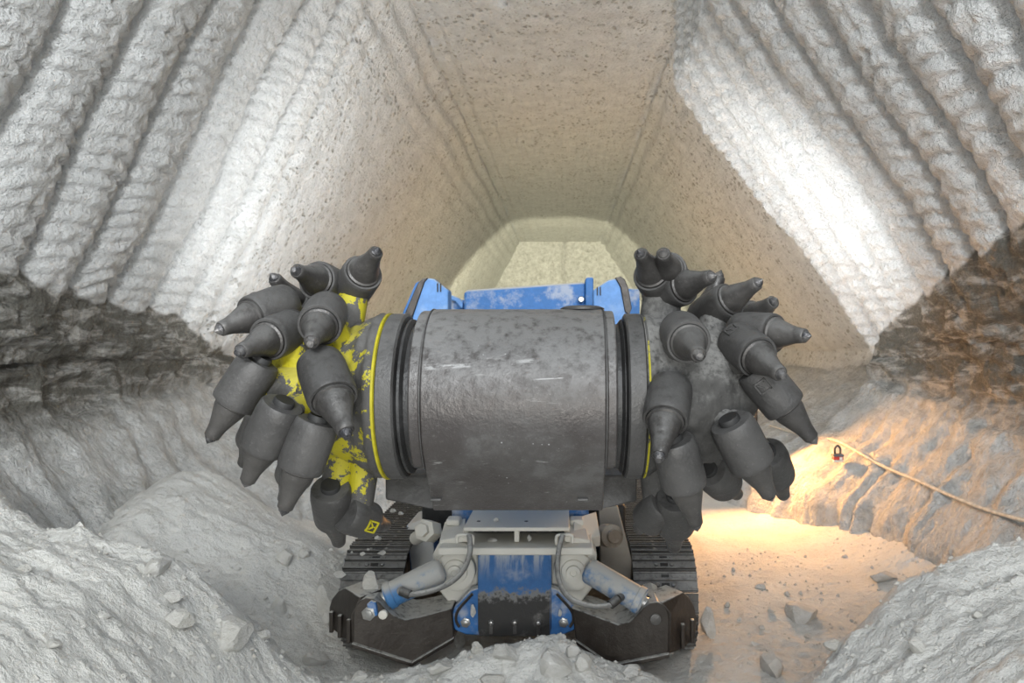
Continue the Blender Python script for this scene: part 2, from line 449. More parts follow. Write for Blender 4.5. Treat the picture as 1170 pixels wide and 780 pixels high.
def yrows(fine, y0=1.0):
    a = list(np.arange(y0, 6.9, fine)); y = 6.9; st = fine
    while y < YE: a.append(y); st = min(st*1.03, .09); y += st
    a.append(YE); return np.array(a)
def build_wall(side):
    Ys = yrows(.0165)
    Zs = np.concatenate([np.arange(-1.6, -.5, .03), np.arange(-.5, ZC+.001, .0175), [ZC+.02]])
    Yg, Zg = np.meshgrid(Ys, Zs, indexing='ij')
    Y = Yg.ravel(); z = Zg.ravel()
    Xp = prof(side, z, Y)
    d, dark, pit, rib, k = wall_disp(side, Xp*side, Y, z)
    e = .03; slope = (prof(side, z+e, Y)-prof(side, z-e, Y))/(2*e)
    nl = np.sqrt(1+slope**2)
    nx = -1/nl; nz = slope/nl*1.0          # inward normal: (-1, dX/dz) in (X,z)
    fade = np.where(z > ZC-.02, .3, 1)
    X = (Xp+nx*d*fade)*side; Zf = z+np.clip(nz, -.7, .7)*d*fade*1.0
    V = np.stack([X, Y, Zf+H], -1)
    nr, nc = len(Ys), len(Zs)
    kq = k.reshape(nr, nc); a = kq[:-1, :-1]
    name = 'wall_left' if side < 0 else 'wall_right'
    ks = [int(x) for x in np.unique(a) if x > -50 and ((a == x).sum() > 800)]
    rest = ~np.isin(a, ks)
    at = {'dark': dark, 'pit': pit, 'rib': rib}
    wobj = grid_object(name, V, nr, nc, at, rest, flip=side > 0)
    wobj.data.materials.append(SALT); prop(wobj, kind='structure')
    for kk in ks:
        r = grid_object('salt_rib', V, nr, nc, at, a == kk, parent=wobj, flip=side > 0); r.data.materials.append(SALT)
    return wobj
build_wall(-1); build_wall(1)

# ceiling
Ys = yrows(.03); Xs = np.arange(-1.46, 1.2, .03)
Yg, Xg = np.meshgrid(Ys, Xs, indexing='ij'); Y = Yg.ravel(); X = Xg.ravel(); z0 = X*0+ZC
d = .03*fbm(X, Y, z0, 1.2, 3, 200)+.015*fbm(X, Y*.7, z0, 12, 3, 210)
el = X+LEFTC; er = 1.04-X
d += -.05*np.exp(-(el/.10)**2)*(.4+fbm(X, Y, z0, 3, 2, 8)) - .05*np.exp(-(er/.1)**2)*(.4+fbm(X, Y, z0, 3, 2, 9))
d += .02*np.sin(el*2*PI/.2)*np.exp(-np.abs(el)/.3)
d += .006*np.sin(X*2*PI/.11)
Zc = ZC+H-d
hole = np.exp(-(((X+.53)/.05)**2+((Y-6.4)/.17)**2)**2)
Zc = Zc+hole*.25
V = np.stack([X, Y, Zc], -1)
co = grid_object('ceiling', V, len(Ys), len(Xs), {'dark': X*0, 'pit': X*0+1.0, 'rib': X*0}, flip=False)
co.data.materials.append(SALT); prop(co, kind='structure')

# end wall of the tunnel
Xs = np.arange(-3.2, 3.21, .08); Zs = np.arange(-1.5, ZC+.3, .08)
Xg, Zg = np.meshgrid(Xs, Zs, indexing='ij'); X = Xg.ravel(); z = Zg.ravel()
V = np.stack([X, YE-.35+.1*fbm(X, X*0, z, .8, 3, 300)+.12*np.exp(-((X-.0)/.05)**2)+.02*fbm(X, z, z, 6, 3, 301), z+H], -1)
bo = grid_object('wall_back', V, len(Xs), len(Zs), {'dark': X*0+.24, 'pit': X*0+.5, 'rib': X*0})  # darker tone painted in to offset the rear lamp on this wall
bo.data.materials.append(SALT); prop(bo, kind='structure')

# ------------------------------------------------------------------ floor
FZ = -1.385
def gz(X, Y):
    X = np.asarray(X, float); Y = np.asarray(Y, float)
    z = FZ+0*X+.03*fbm(X, Y, X*0, 1.2, 3, 400)*np.clip(np.abs(X+.2)-.85, 0, .5)*2
    s = lambda t: np.clip(t, 0, 1)**2*(3-2*np.clip(t, 0, 1))
    # near left and right heaps
    hl = np.interp(X, [-3, -1.86, -1.57, -1.34, -1.11, -1.0, -.86, -.7], [.78, .735, .745, .665, .45, .26, .09, 0])
    yl = 2.62+.08*np.sin(X*5)
    fl = 1-s((Y-yl)/.55)
    z = z+hl*fl
    hr = np.interp(X, [.5, .66, .79, .97, 1.17, 1.52, 2.2, 3], [0, .1, .27, .41, .56, .70, .74, .8])
    fr = 1-s((Y-(2.62+.06*np.sin(X*6)))/.5)
    z = z+hr*fr
    # heap against the left wall
    z = z+.44*np.exp(-(((X+2.0)/.62)**2+((Y-4.25)/.8)**2))+.16*np.exp(-(((X+1.35)/.4)**2+((Y-4.1)/.5)**2))
    z = z+.22*np.exp(-((np.abs(X)-2.15)/.35)**2)*(Y > 0)
    # rubble heap before the front block
    z = z+.19*np.exp(-(np.abs(X+.20)/.66)**4)*(1-s((Y-2.93)/.2))
    z = z+.10*np.exp(-(np.abs(X+.17)/.26)**4)*np.exp(-((Y-2.86)/.12)**2)
    heap = np.clip((z-FZ)*4, .25, 1)
    z = z+heap*(.045*fbm(X, Y, X*0, 2.6, 4, 410)+.022*ridged(X, Y, X*0, 8, 3, 420))
    z = z+.012*ridged(X, Y, X*0, 24, 3, 430)*np.clip(4.5-Y, .25, 1)
    under = np.exp(-(((X+.2)/.8)**8))*s((Y-3.05)/.15)
    z = z*(1-under)+(FZ-.01)*under
    return z
Ys = np.concatenate([np.arange(.8, 1.6, .04), np.arange(1.6, 5.2, .0125), np.arange(5.2, 9, .04), np.arange(9, YE+.2, .15)])
Xs = np.concatenate([np.arange(-3, -2.3, .06), np.arange(-2.3, 2.3, .0155), np.arange(2.3, 3.01, .06)])
Yg, Xg = np.meshgrid(Ys, Xs, indexing='ij'); Y = Yg.ravel(); X = Xg.ravel()
V = np.stack([X, Y, gz(X, Y)+H], -1)
fo = grid_object('floor', V, len(Ys), len(Xs), {}, flip=True); fo.data.materials.append(DUST); prop(fo, kind='structure')
def gnd(x, y): return float(gz(np.array([x]), np.array([y]))[0])+H
def hit_ground(px, py):
    Y = np.arange(1.3, 9, .01); X = (px-VX)*Y/F; Z = -(py-VY)*Y/F
    g = gz(X, Y); i = np.argmax(Z < g); return Vector((X[i], Y[i], g[i]+H))
def hit_wall(px, py, off=.05):
    s = 1 if px > VX else -1
    Y = np.arange(1.5, 14, .01); X = np.abs((px-VX)*Y/F); Z = -(py-VY)*Y/F
    Xp = prof(s, Z, Y); d = wall_disp(s, Xp*s, Y, Z)[0]
    i = np.argmax(X > Xp-d*.9-off); return Vector((X[i]*s, Y[i], Z[i]+H))

# ------------------------------------------------------------------ salt lumps
rnd = random.Random(4)
def rock_mesh(name, seed, sub=2):
    bm = bmesh.new(); bmesh.ops.create_icosphere(bm, subdivisions=3, radius=1)
    r = random.Random(seed)
    planes = [(Vector((r.uniform(-1, 1), r.uniform(-1, 1), r.uniform(-1, 1))).normalized(), r.uniform(.42, .78)) for _ in range(12)]
    for v in bm.verts:
        for n, dd in planes:
            t = v.co.dot(n)
            if t > dd: v.co -= n*(t-dd)*1.0
    co = np.array([tuple(v.co) for v in bm.verts]); dn = .10*fbm(co[:, 0]+seed, co[:, 1], co[:, 2], 2.2, 4, 600)
    for v, k_ in zip(bm.verts, dn): v.co *= 1+k_
    me = bpy.data.meshes.new(name); bm.to_mesh(me); bm.free()
    me.shade_smooth(); me.set_sharp_from_angle(angle=math.radians(28)); me.materials.append(LUMP); return me
RM = [rock_mesh('salt_lump', i, 3 if i < 4 else 2) for i in range(9)]
def lump(px, py, wpx, hpx, label=None, k=0, group=None, at=None, tilt=0, dep=1.0, name='salt_lump', sink=.55):
    p = hit_ground(px, py+hpx*.5) if at is None else Vector(at)
    o = bpy.data.objects.new(name, RM[k % 9]); C.objects.link(o)
    sx = wpx*p.y/F/2*1.15; sz = hpx*p.y/F/2*1.2
    o.scale = (sx, sx*dep, sz); o.rotation_euler = (tilt*.3, tilt, rnd.uniform(0, 6) if dep == 1 else 0)
    o.location = p+Vector((0, 0, sz*(1-sink)))
    prop(o, label, 'salt lump', group); return o
lump(264, 713, 46, 38, 'large pale salt boulder at the foot of the bright left heap', 0)
lump(203, 700, 42, 26, 'rounded salt lump overhanging on the left heap, left of the large boulder', 1)
lump(177, 644, 44, 18, 'flat creamy salt slab lying on the crest of the left heap', 2, tilt=.3)
lump(201, 680, 24, 14, 'small smooth salt lump on the slope between the flat slab and the overhanging lump', 3)
lump(319, 690, 18, 20, 'upright salt chip midway between large boulder and left steel foot', 4)
lump(326, 634, 22, 18, 'wedge shaped salt lump high on the grey slope left of the left track', 5)
lump(349, 630, 17, 12, 'small round grey salt pebble just below the left cutter head', 6)
lump(369, 700, 18, 46, 'tall thin salt slab leaning against the left steel foot', 7, dep=.5, tilt=-.2, sink=.1)
lump(362, 748, 28, 22, 'angular salt lump in front of the left steel foot', 8)
lump(301, 724, 18, 10, 'small flat salt lump right of the large boulder', 2)
lump(30, 648, 16, 10, 'small salt lump near the left picture edge on top of the left heap', 3)
lump(62, 735, 20, 9, 'small half buried salt lump low on the left heap', 4)
lump(120, 700, 18, 9, 'half buried salt lump in the middle of the left heap', 5)
lump(808, 712, 24, 46, 'tall orange lit salt block standing right of the right track', 1, dep=.8, sink=.15)
lump(913, 694, 44, 26, 'broad low salt mound lump on the floor right of the right track', 0)
lump(1049, 735, 20, 18, 'rounded salt lump on the right heap', 3)
lump(955, 733, 26, 12, 'flat salt lump at the left foot of the right heap', 4)
lump(884, 757, 36, 26, 'pale salt lump at the bottom edge right of the right steel foot', 2)
lump(1118, 700, 15, 8, 'small salt lump near the right picture edge on the right heap', 6)
lump(868, 668, 20, 7, 'thin salt flake lying on the orange lit floor', 7)
lump(1010, 655, 30, 16, 'salt lump where the right wall meets the floor', 8)
lump(524, 729, 14, 24, 'thin upright salt shard below the left end of the blue front block', 7, dep=.6)
lump(546, 737, 18, 14, 'salt lump left of centre on top of the rubble before the front block', 5)
lump(634, 750, 40, 34, 'large pointed salt lump on the rubble before the front block', 3)
lump(578, 741, 34, 20, 'broad salt lump directly below the middle bolt of the front block', 1)
lump(652, 741, 18, 12, 'small salt lump in the shadow right of the front block', 4)
lump(668, 752, 22, 22, 'angular salt lump beside the lower edge of the right steel foot', 6)
lump(505, 757, 34, 18, 'low salt lump at the bottom edge right of the left steel foot', 8)
lump(410, 770, 18, 10, 'low salt lump at the bottom edge under the left steel foot', 0)
lump(560, 775, 30, 10, 'broad salt lump at the bottom edge of the picture in the middle', 2)
lump(719, 764, 30, 14, 'low salt lump at the bottom edge under the right steel foot', 5)
# loose crumbs nobody could tell apart
LG = 'loose small salt lumps scattered over the floor'
for i in range(95):
    px = rnd.uniform(5, 1165); py = rnd.uniform(622, 775)
    if 380 < px < 810 and py < 735: continue
    wv = rnd.choice([4, 5, 5, 6, 7, 9])
    lump(px, py, wv, wv*rnd.uniform(.5, .9), 'loose small salt lump lying on the salt dust floor', rnd.randrange(4, 9), LG)
# finest crumbs as one mesh
crumb = MB()
for i in range(2600):
    x = rnd.uniform(-2.1, 2.1); y = rnd.uniform(1.7, 5.2) if rnd.random() < .6 else rnd.uniform(2.4, 3.2)
    if -1.1 < x < .7 and y > 3.0: continue
    r_ = rnd.choice([.004, .006, .008, .011]); z_ = y
    c_ = Vector((x, y, 0)); 
    vs = [c_+Vector((rnd.uniform(.6, 1.3)*r_*a, rnd.uniform(.6, 1.3)*r_*b, rnd.uniform(.6, 1.2)*r_*c)) for a, b, c in ((1, 0, 0), (-1, 0, 0), (0, 1, 0), (0, -1, 0), (0, 0, 1), (0, 0, -1))]
    crumb.add(vs, [(0, 2, 4), (2, 1, 4), (1, 3, 4), (3, 0, 4), (2, 0, 5), (1, 2, 5), (3, 1, 5), (0, 3, 5)])
A = np.array(crumb.v); cen = A.reshape(-1, 6, 3).mean(1)
gzv = gz(cen[:, 0], cen[:, 1])+H
A[:, 2] += np.repeat(gzv, 6)+.002; crumb.v = [tuple(q) for q in A]
WO[fo.name] = Vector((0, 0, 0))
co_ = crumb.build('salt_crumbs', LUMP, fo, smooth=0)
prop(co_, kind='stuff')

# ------------------------------------------------------------------ the machine
T = empty('tunnelling_machine', (-.2, 4.4, H-1.385))
prop(T, 'blue and dusty white crawler tunnelling machine with two spiked cutter heads facing the viewer', 'mining machine')
YD = 1.96; ZD = H-.135
AX = Vector((1, 0, 0))

# ---- drum casing
seg = [(YD-.215*math.cos(a), ZD+.215*math.sin(a)) for a in np.linspace(math.radians(118), math.radians(-47), 40)]
def casing(x0, x1, grow=0.0, low=True):
    pts = [(y+(YD-y)/.215*-grow*1.0, z+(z-ZD)/.215*grow) for y, z in seg]
    if low: pts += [(YD-.03, H-.414), (YD+.26, H-.40), (YD+.26, ZD+.1)]
    else: pts += [(YD+.1, ZD-.2), (YD+.2, ZD)]
    return [Vector((x0, y, z)) for y, z in pts], [Vector((x1, y, z)) for y, z in pts]
m = MB(); m.prism(*casing(-.322, .094)); cas = m.build('drum_casing', CASE, T, 40, .004)
for a, b in ((-.350, -.3235), (.0955, .119)):
    m = MB(); m.prism(*casing(a, b, -.004, False)); m.build('casing_flange', CASE, cas, 40, .004)
for x in (-.3228, .0948):
    m = MB(); m.prism(*casing(x-.0012, x+.0012, .0015, False)); m.build('weld_seam', RING, cas, 40)
# round hatch on top, lying on the casing
m = MB(); m.lathe((.045, YD+.02, ZD+.212), (0, .05, 1), [(0, .055), (.006, .055), (.010, .046), (.007, .04), (.007, .02)], 24); m.build('hatch_cap', RING, cas, 30)
# small recessed lugs near the lower edge
for px in (498, 666):
    q = P(px, 571, 1.86)
    m = MB(); m.box(q+Vector((0, .008, 0)), (.026, .02, .006)); m.build('lower_lug', RING, cas, 30, .002)
# gearbox body behind the casing with side cheeks
m = MB()
fr = [P(440, 543, 2.08), P(440, 571, 2.08), P(490, 581, 2.04), P(690, 581, 2.04), P(728, 573, 2.08), P(728, 543, 2.08)]
m.prism(fr, [p+Vector((0, .42, 0)) for p in fr]); m.build('gearbox', RING, T, 30, .006)
m = MB(); m.box((-.11, YD+.32, ZD-.06), (.40, .5, .34)); m.build('boom_head', RING, T, 30, .02)
# boom back to the hull
m = MB()
a = [Vector((x, 2.3, H+z)) for x, z in ((-.27, -.02), (.05, -.02), (.05, -.32), (-.27, -.32))]
b = [Vector((x, 4.0, H+z)) for x, z in ((-.42, .02), (.0, .02), (.0, -.62), (-.42, -.62))]
m.prism(a, b); m.build('boom', LBLUE, T, 30, .02)

# ---- rings between casing and heads
def ring(x0, x1, r, mat, name, ch=.006):
    m = MB(); L = x1-x0; m.lathe((x0, YD, ZD), AX, [(0, r-ch), (ch*.7, r), (L-ch*.7, r), (L, r-ch)], 72)
    return m.build(name, mat, T, 30)
ring(-.372, -.35, .178, GAPM, 'seal_ring'); ring(-.386, -.366, .190, GAPM, 'seal_ring', .01)
ring(.117, .137, .178, GAPM, 'seal_ring'); ring(.131, .146, .190, GAPM, 'seal_ring', .01)
ring(-.428, -.385, .204, RING, 'bearing_ring'); ring(.145, .188, .204, RING, 'bearing_ring')

# ---- cutter heads
def rad_pt(tip, mouth, rm, s, td, L):
    Yv = YD-.2*(-s)
    for _ in range(12):
        z = (H-(mouth[1]-VY)*Yv/F)-ZD
        Yv = YD+s*math.sqrt(max(rm*rm-z*z, .0))
    M = P(mouth[0], mouth[1], Yv)
    lo = Yv
    # tip depth so that the pick keeps its length
    best = None
    for k in range(0, 200):
        Yt = Yv+td*k*.001
        d_ = (P(tip[0], tip[1], Yt)-M).length
        if best is None or abs(d_-L) < best[0]: best = (abs(d_-L), Yt)
    Tp = P(tip[0], tip[1], best[1]); return M, Tp
def pick_mesh(M, Tp, parent, r=1.0, worn=0):
    d = (Tp-M); L = d.length; d.normalize(); R = .037*r
    m = MB(); m.mi = 0
    m.lathe(M-d*.012, d, [(0, R*1.05), (.006, R*1.12), (.016, R*1.12), (.019, R*1.0), (L*.22+.004, R*.96), (L*.36, R*.86), (L*.52, R*.70), (L*.68, R*.56), (L*.82, R*.50), (L*.92, R*.47), (L*.945, R*.40)], 28)
    m.mi = 1
    rr = random.Random(int(Tp.x*1e4)); w1 = .5 if worn else .36
    m.lathe(M-d*.012+d*L*.925, d, [(0, R*.36), (L*.05, R*.35), (L*.09, R*.26), (L*.14, R*.12 if not worn else R*.2), (L*.175 if not worn else L*.15, R*.02)], 12, .16, rr)
    return m.build('cutting_pick', [PICK, CARB], parent, 40)
def holder_mesh(M, d, hubp, parent, r=1.0, length=.115, mark=None, mat=None, nosp=False, footmat=None):
    R = .0505*r; m = MB()
    prof_ = [(-length, R*.86), (-length+.006, R*.94), (-length*.75, R*1.0), (-.012, R*1.0), (-.004, R*.985), (0, R*.95), (0, R*.85), (-.010, R*.82)]
    m.lathe(M, d, prof_, 36)
    # foot that ties the holder to the hub
    B = M-d*length*.52
    dd = hubp-B; Ld = dd.length
    if Ld > .03:
        ft_ = MB(); ft_.lathe(B, dd, [(0, R*.72), (Ld*.55, R*.80), (Ld*.8, R*1.0), (Ld, R*1.45)], 14); ft_.build('holder_foot', footmat or HOLD, parent, 38)
    h = m.build('pick_holder', mat or HOLD, parent, 38)
    # round rear spigot
    if not nosp:
        m = MB(); m.lathe(M-d*(length+.013), d, [(0, R*.42), (.004, R*.46), (.016, R*.46)], 24); m.build('holder_spigot', BLACK, parent, 38)
    # dark seat ring at the mouth
    m = MB(); m.lathe(M-d*.010, d, [(0, R*.86), (.005, R*.86), (.006, R*.80)], 28); m.build('seat_ring', GAPM, parent, 38)
    if mark:
        t, col = mark[0], mark[1]
        C0 = M-d*t; v = Vector((0, 0, H))-C0; v = (v-d*v.dot(d)).normalized(); s_ = d.cross(v).normalized()
        ang = mark[2] if len(mark) > 2 else 0
        v2 = (v*math.cos(ang)+s_*math.sin(ang)); s2 = d.cross(v2).normalized()
        rot = Matrix((s2, d, v2)).transposed()
        q = C0+v2*(R*1.0)
        m = MB(); w_ = .013; th = .0035
        for sx in (-1, 1): m.box(q+s2*sx*w_, (th, 2*w_+th, .006), rot); m.box(q+d*sx*w_, (2*w_+th, th, .006), rot)
        r45 = rot @ Matrix.Rotation(.7, 3, 'Z'); r_45 = rot @ Matrix.Rotation(-.7, 3, 'Z')
        m.box(q-d*.003+s2*.004, (.0028, .014, .006), r45); m.box(q-d*.003-s2*.004, (.0028, .014, .006), r_45)
        m.box(q+d*.005, (.0028, .008, .006), rot)
        m.build('stamped_mark', col, parent, 0)
    return h
def head(side, prof_, specs, hubmat, parent_label, hidden):
    # hub body: turned, then roughened with weld texture
    m = MB(); pr_ = np.array(prof_); tt = np.concatenate([[0], np.cumsum(np.hypot(np.diff(pr_[:, 0]), np.diff(pr_[:, 1])))])
    uu = np.linspace(0, tt[-1], 60); prof_d = list(zip(np.interp(uu, tt, pr_[:, 0]), np.interp(uu, tt, pr_[:, 1])))
    m.lathe((prof_[0][0], YD, ZD), AX*side, [(abs(x-prof_[0][0]), r) for x, r in prof_d], 120)
    A = np.array([tuple(q) for q in m.v]); nn = .010*fbm(A[:, 0], A[:, 1], A[:, 2], 28, 4, 500)+.008*ridged(A[:, 0]*2, A[:, 1], A[:, 2], 14, 3, 505)+.014*fbm(A[:, 0], A[:, 1], A[:, 2], 8, 2, 510)
    dy = A[:, 1]-YD; dz = A[:, 2]-ZD; rr = np.sqrt(dy**2+dz**2)+1e-6
    k = np.clip((np.abs(A[:, 0]-prof_[0][0]))/.04, 0, 1)
    A[:, 1] += dy/rr*nn*k; A[:, 2] += dz/rr*nn*k
    m.v = [tuple(q) for q in A]
    hub = m.build('cutter_head', hubmat, T, 60)
    hub['label'] = parent_label
    for sp in specs:
        tip, mouth, rm, s, td = sp[:5]; kw = sp[5] if len(sp) > 5 else {}
        M, Tp = rad_pt(tip, mouth, rm, s, td, kw.get('L', .118))
        d = (Tp-M).normalized()
        bx = M.x-side*kw.get('in', .03)-d.x*.06
        lim = prof_[-3][0]
        bx = min(bx, lim) if side > 0 else max(bx, lim)
        bx = max(bx, prof_[0][0]+.03) if side > 0 else min(bx, prof_[0][0]-.03)
        ry = Vector((0, M.y-YD-d.y*.06, M.z-ZD-d.z*.06)); ry = ry.normalized()*.09
        hubp = Vector((bx, YD, ZD))+ry
        holder_mesh(M, d, hubp, hub, kw.get('r', 1), kw.get('len', .115), kw.get('mark'), None, kw.get('nosp'), hubmat)
        pick_mesh(M, Tp, hub, kw.get('r', 1), kw.get('worn', 0))
    for x, ang, lean in hidden:
        rd = Vector((0, math.cos(ang), math.sin(ang))); M = Vector((x, YD, ZD))+rd*.255
        tg = Vector((0, -math.sin(ang), math.cos(ang)))
        d = (rd*.75+tg*.45+Vector((side*lean, 0, 0))).normalized()
        holder_mesh(M, d, Vector((x-side*.02, YD, ZD))+rd*.09, hub, 1, footmat=hubmat)
        pick_mesh(M, M+d*.118, hub)
    return hub
yk = YEL
LS = [
 ((433, 283), (415, 311), .27, 1, -1, {'in': -.03}),
 ((334, 307), (362, 320), .25, -1, -1, {'mark': (.075, YEL, -.3), 'worn': 1}),
 ((309, 312), (336, 346), .26, 1, -1, {}),
 ((287, 338), (306, 352), .27, 1, -1, {}),
 ((244, 379), (287, 362), .225, -1, -1, {'L': .105}),
 ((269, 404), (306, 388), .215, -1, -1, {'worn': 1, 'mark': (.085, YEL, -.9)}),
 ((354, 394), (365, 372), .255, -1, -1, {'worn': 1}),
 ((398, 501), (381, 456), .265, -1, -1, {'worn': 1, 'r': 1.08, 'len': .125}),
 ((236, 507), (266, 461), .17, -1, 1, {'L': .108}),
 ((279, 557), (300, 512), .235, -1, 1, {'L': .106}),
 ((322, 590), (342, 536), .27, -1, 1, {'L': .112}),
 ((388, 625), (383, 592), .285, -1, 1, {}),
 ((447, 602), (423, 595), .275, 1, 1, {'mark': (.03, YEL, .25), 'nosp': 1, 'L': .075, 'len': .085, 'r': .92}),
 ((276, 534), (290, 505), .24, 1, 1, {}),
 ((322, 575), (335, 545), .27, 1, 1, {}),
]
RS = [
 ((729, 285), (745, 312), .27, 1, -1, {}),
 ((757, 286), (762, 308), .27, 1, -1, {}),
 ((819, 314), (781, 326), .25, -1, -1, {'mark': (.065, HOLD, -.5)}),
 ((872, 319), (834, 343), .25, 1, -1, {}),
 ((888, 341), (862, 362), .24, 1, -1, {}),
 ((928, 384), (885, 381), .2, -1, -1, {'r': .95, 'L': .105}),
 ((800, 408), (787, 391), .26, -1, -1, {'worn': 1}),
 ((897, 431), (866, 408), .21, -1, -1, {'worn': 1, 'mark': (.08, HOLD, -.3)}),
 ((752, 528), (760, 481), .27, -1, -1, {'worn': 1}),
 ((934, 508), (898, 465), .15, -1, 1, {'L': .112, 'mark': (.08, HOLD, .2)}),
 ((883, 573), (860, 530), .235, -1, 1, {'L': .106, 'r': 1.05}),
 ((897, 570), (887, 544), .25, 1, 1, {}),
 ((797, 607), (783, 555), .28, -1, 1, {}),
 ((770, 631), (771, 600), .285, 1, 1, {}),
 ((725, 608), (740, 594), .275, 1, 1, {'nosp': 1, 'L': .065, 'len': .085, 'r': .9}),
 ((845, 567), (828, 552), .26, 1, 1, {}),
]
LP = [(-.428, .201), (-.452, .201), (-.462, .192), (-.50, .172), (-.54, .16), (-.58, .15), (-.62, .135), (-.66, .105), (-.69, .055), (-.70, .001)]
RP = [(.188, .200), (.205, .200), (.215, .192), (.25, .182), (.29, .176), (.33, .168), (.38, .155), (.42, .125), (.455, .07), (.465, .001)]
HL = head(-1, LP, LS, HUBY, 'left cutter head with chipped yellow paint and grey conical picks', [(-.52, .3, .2), (-.62, 1.0, .3), (-.60, -.5, .3)])
HR = head(1, RP, RS, HUBG, 'right cutter head of bare dusty grey steel with conical picks', [(.30, .3, .2), (.38, 1.0, .3), (.36, -.5, .3)])
# yellow weld line round the left collar, a chipped one on the right
m = MB(); m.lathe((-.437, YD, ZD), AX, [(0, .197), (.003, .2055), (.008, .2055), (.011, .197)], 72); m.build('yellow_weld_line', YEL, HL, 40)
m = MB(); m.lathe((.1885, YD, ZD), AX, [(0, .19), (.002, .203), (.006, .203), (.008, .19)], 72); m.build('yellow_weld_line', HUBC, HR, 40)
# ---- crawler tracks
def make_track(x0, x1):
    xc = (x0+x1)/2; W = x1-x0
    R = .225; ya = 3.36+R+.02; yb = 5.6; zt = H-.916-.012; zc = zt-R; zb = zc-R
    m = MB(); m.box((xc, (ya+yb)/2, zc), (W*.55, yb-ya, .26)); tr = m.build('track', BLACK, T, 30, .02)
    m = MB(); m.cyl((xc-W*.3, ya, zc), (xc+W*.3, ya, zc), R-.03, 32); m.build('idler_wheel', RUST, tr, 30)
    m = MB(); m.cyl((xc-W*.3, yb, zc), (xc+W*.3, yb, zc), R-.03, 32); m.build('drive_sprocket', RUST, tr, 30)
    # shoe prototype, local: x across, y along, z outwards
    p = .0905
    s = MB(); s.box((0, 0, 0), (W, p*.93, .012))
    for yy in (-.034, 0.010): s.box((0, yy, .011), (W, .008, .014))
    s.box((0, .041, .008), (W, .006, .008))
    for sx in (-1, 1):
        s.lathe((sx*.034, -.012, .004), (0, 0, 1), [(0, .010), (.009, .010), (.011, .007)], 10)
        s.lathe((sx*.035, .027, .004), (0, 0, 1), [(0, .008), (.007, .008)], 8)
    s.mi = 1; s.box((0, -.012, .006), (.034, .016, .003)); s.box((0, .026, .006), (.034, .012, .003))
    proto = s.build('track_shoe', [SHOE, BLACK], tr, 30, 0)
    Ls = yb-ya; per = 2*Ls+2*PI*R; n = int(per/p); org = WO[tr.name]
    for i in range(n):
        d = (i+.35)*per/n
        if d < Ls: y, z, th = yb-d, zt, 0
        elif d < Ls+PI*R:
            a = (d-Ls)/R; y = ya-R*math.sin(a); z = zc+R*math.cos(a); th = a
        elif d < 2*Ls+PI*R: y, z, th = ya+(d-Ls-PI*R), zb, PI
        else:
            a = (d-2*Ls-PI*R)/R; y = yb+R*math.sin(a); z = zc-R*math.cos(a); th = PI+a
        o = proto if i == 0 else proto.copy()
        if i: C.objects.link(o)
        o.location = Vector((xc, y, z))-org
        o.rotation_euler = (th, 0, PI) if False else (th, 0, 0)
    return tr
make_track(-.97, -.70); make_track(.299, .575)

# ---- hull, hood and guards
def quad_ext(name, pts, Y, dY, mat, parent, bevel=.006, grow=0):
    a = [P(x, y, Y) for x, y in pts]; m = MB(); m.prism(a, [p+Vector((0, dY, 0)) for p in a]); return m.build(name, mat, parent, 30, bevel)
m = MB(); m.box((-.2, 4.6, H-.66), (.62, 2.1, .6)); hull = m.build('hull', BLUE, T, 30, .02)
m = MB(); m.box((-.2, 4.5, H-.95), (1.0, 1.3, .3)); m.build('underframe', BLACK, T, 30, .02)
quad_ext('hood', [(530, 334), (534, 331), (669, 322), (669, 440), (530, 440)], 4.1, 1.6, BLUE, T, .012)
quad_ext('hood_post', [(669, 318), (671, 316), (677, 316), (678, 318), (678, 400), (669, 400)], 4.05, .25, BLUE, T)
m = MB(); q = P(664, 342, 4.03); m.lathe(q, (0, -1, 0), [(-.03, .018), (.0, .018), (.015, .012)], 12); m.build('hood_bolt', CHROME, T)
quad_ext('rear_cabinet', [(712, 329), (731, 330), (731, 400), (712, 400)], 4.6, .6, BLUE, T)
quad_ext('handrail', [(510, 337), (516, 337), (524, 340), (529, 345), (529, 352), (526, 352), (520, 344), (510, 341)], 4.2, .05, LBLUE, T)
quad_ext('side_tank', [(508, 342), (532, 342), (532, 400), (508, 400)], 4.3, .6, BLUE, T)
# rounded guard plates: a wide curved skin with a thick rim
def guard(pts, rim, Y):
    g = quad_ext('guard_plate', pts, Y, .10, LBLUE, T, .006)
    r = quad_ext('guard_rim', rim, Y-.012, .14, BROWN, g, .003)
    return g
g1 = guard([(471, 362), (484, 321), (489, 317.5), (496, 318.5), (501, 323), (512, 331), (512, 380), (471, 380)],
      [(462.5, 358), (477, 324), (482, 318.5), (489, 317), (485, 322), (471, 362), (466, 366)], 3.3)
quad_ext('guard_edge', [(459, 360), (475, 323), (479, 321), (466, 362)], 3.31, .1, BLUE, g1, .002)
m = MB()
for px in (500, 503.5): m.box(P(px, 328.5, 3.295), (.0045, .012, .035))
m.build('guard_slot', BLACK, g1)
g2 = guard([(678, 331), (695, 320), (703, 318), (708, 322), (716, 356), (716, 400), (678, 400)],
      [(703, 317), (709, 315.5), (714, 319), (718, 329), (722, 352), (719, 360), (714, 356), (709, 328)], 3.3)
m = MB()
for px in (682.5, 686): m.box(P(px, 332.5, 3.295), (.0045, .012, .035))
m.build('guard_slot', BLACK, g2)

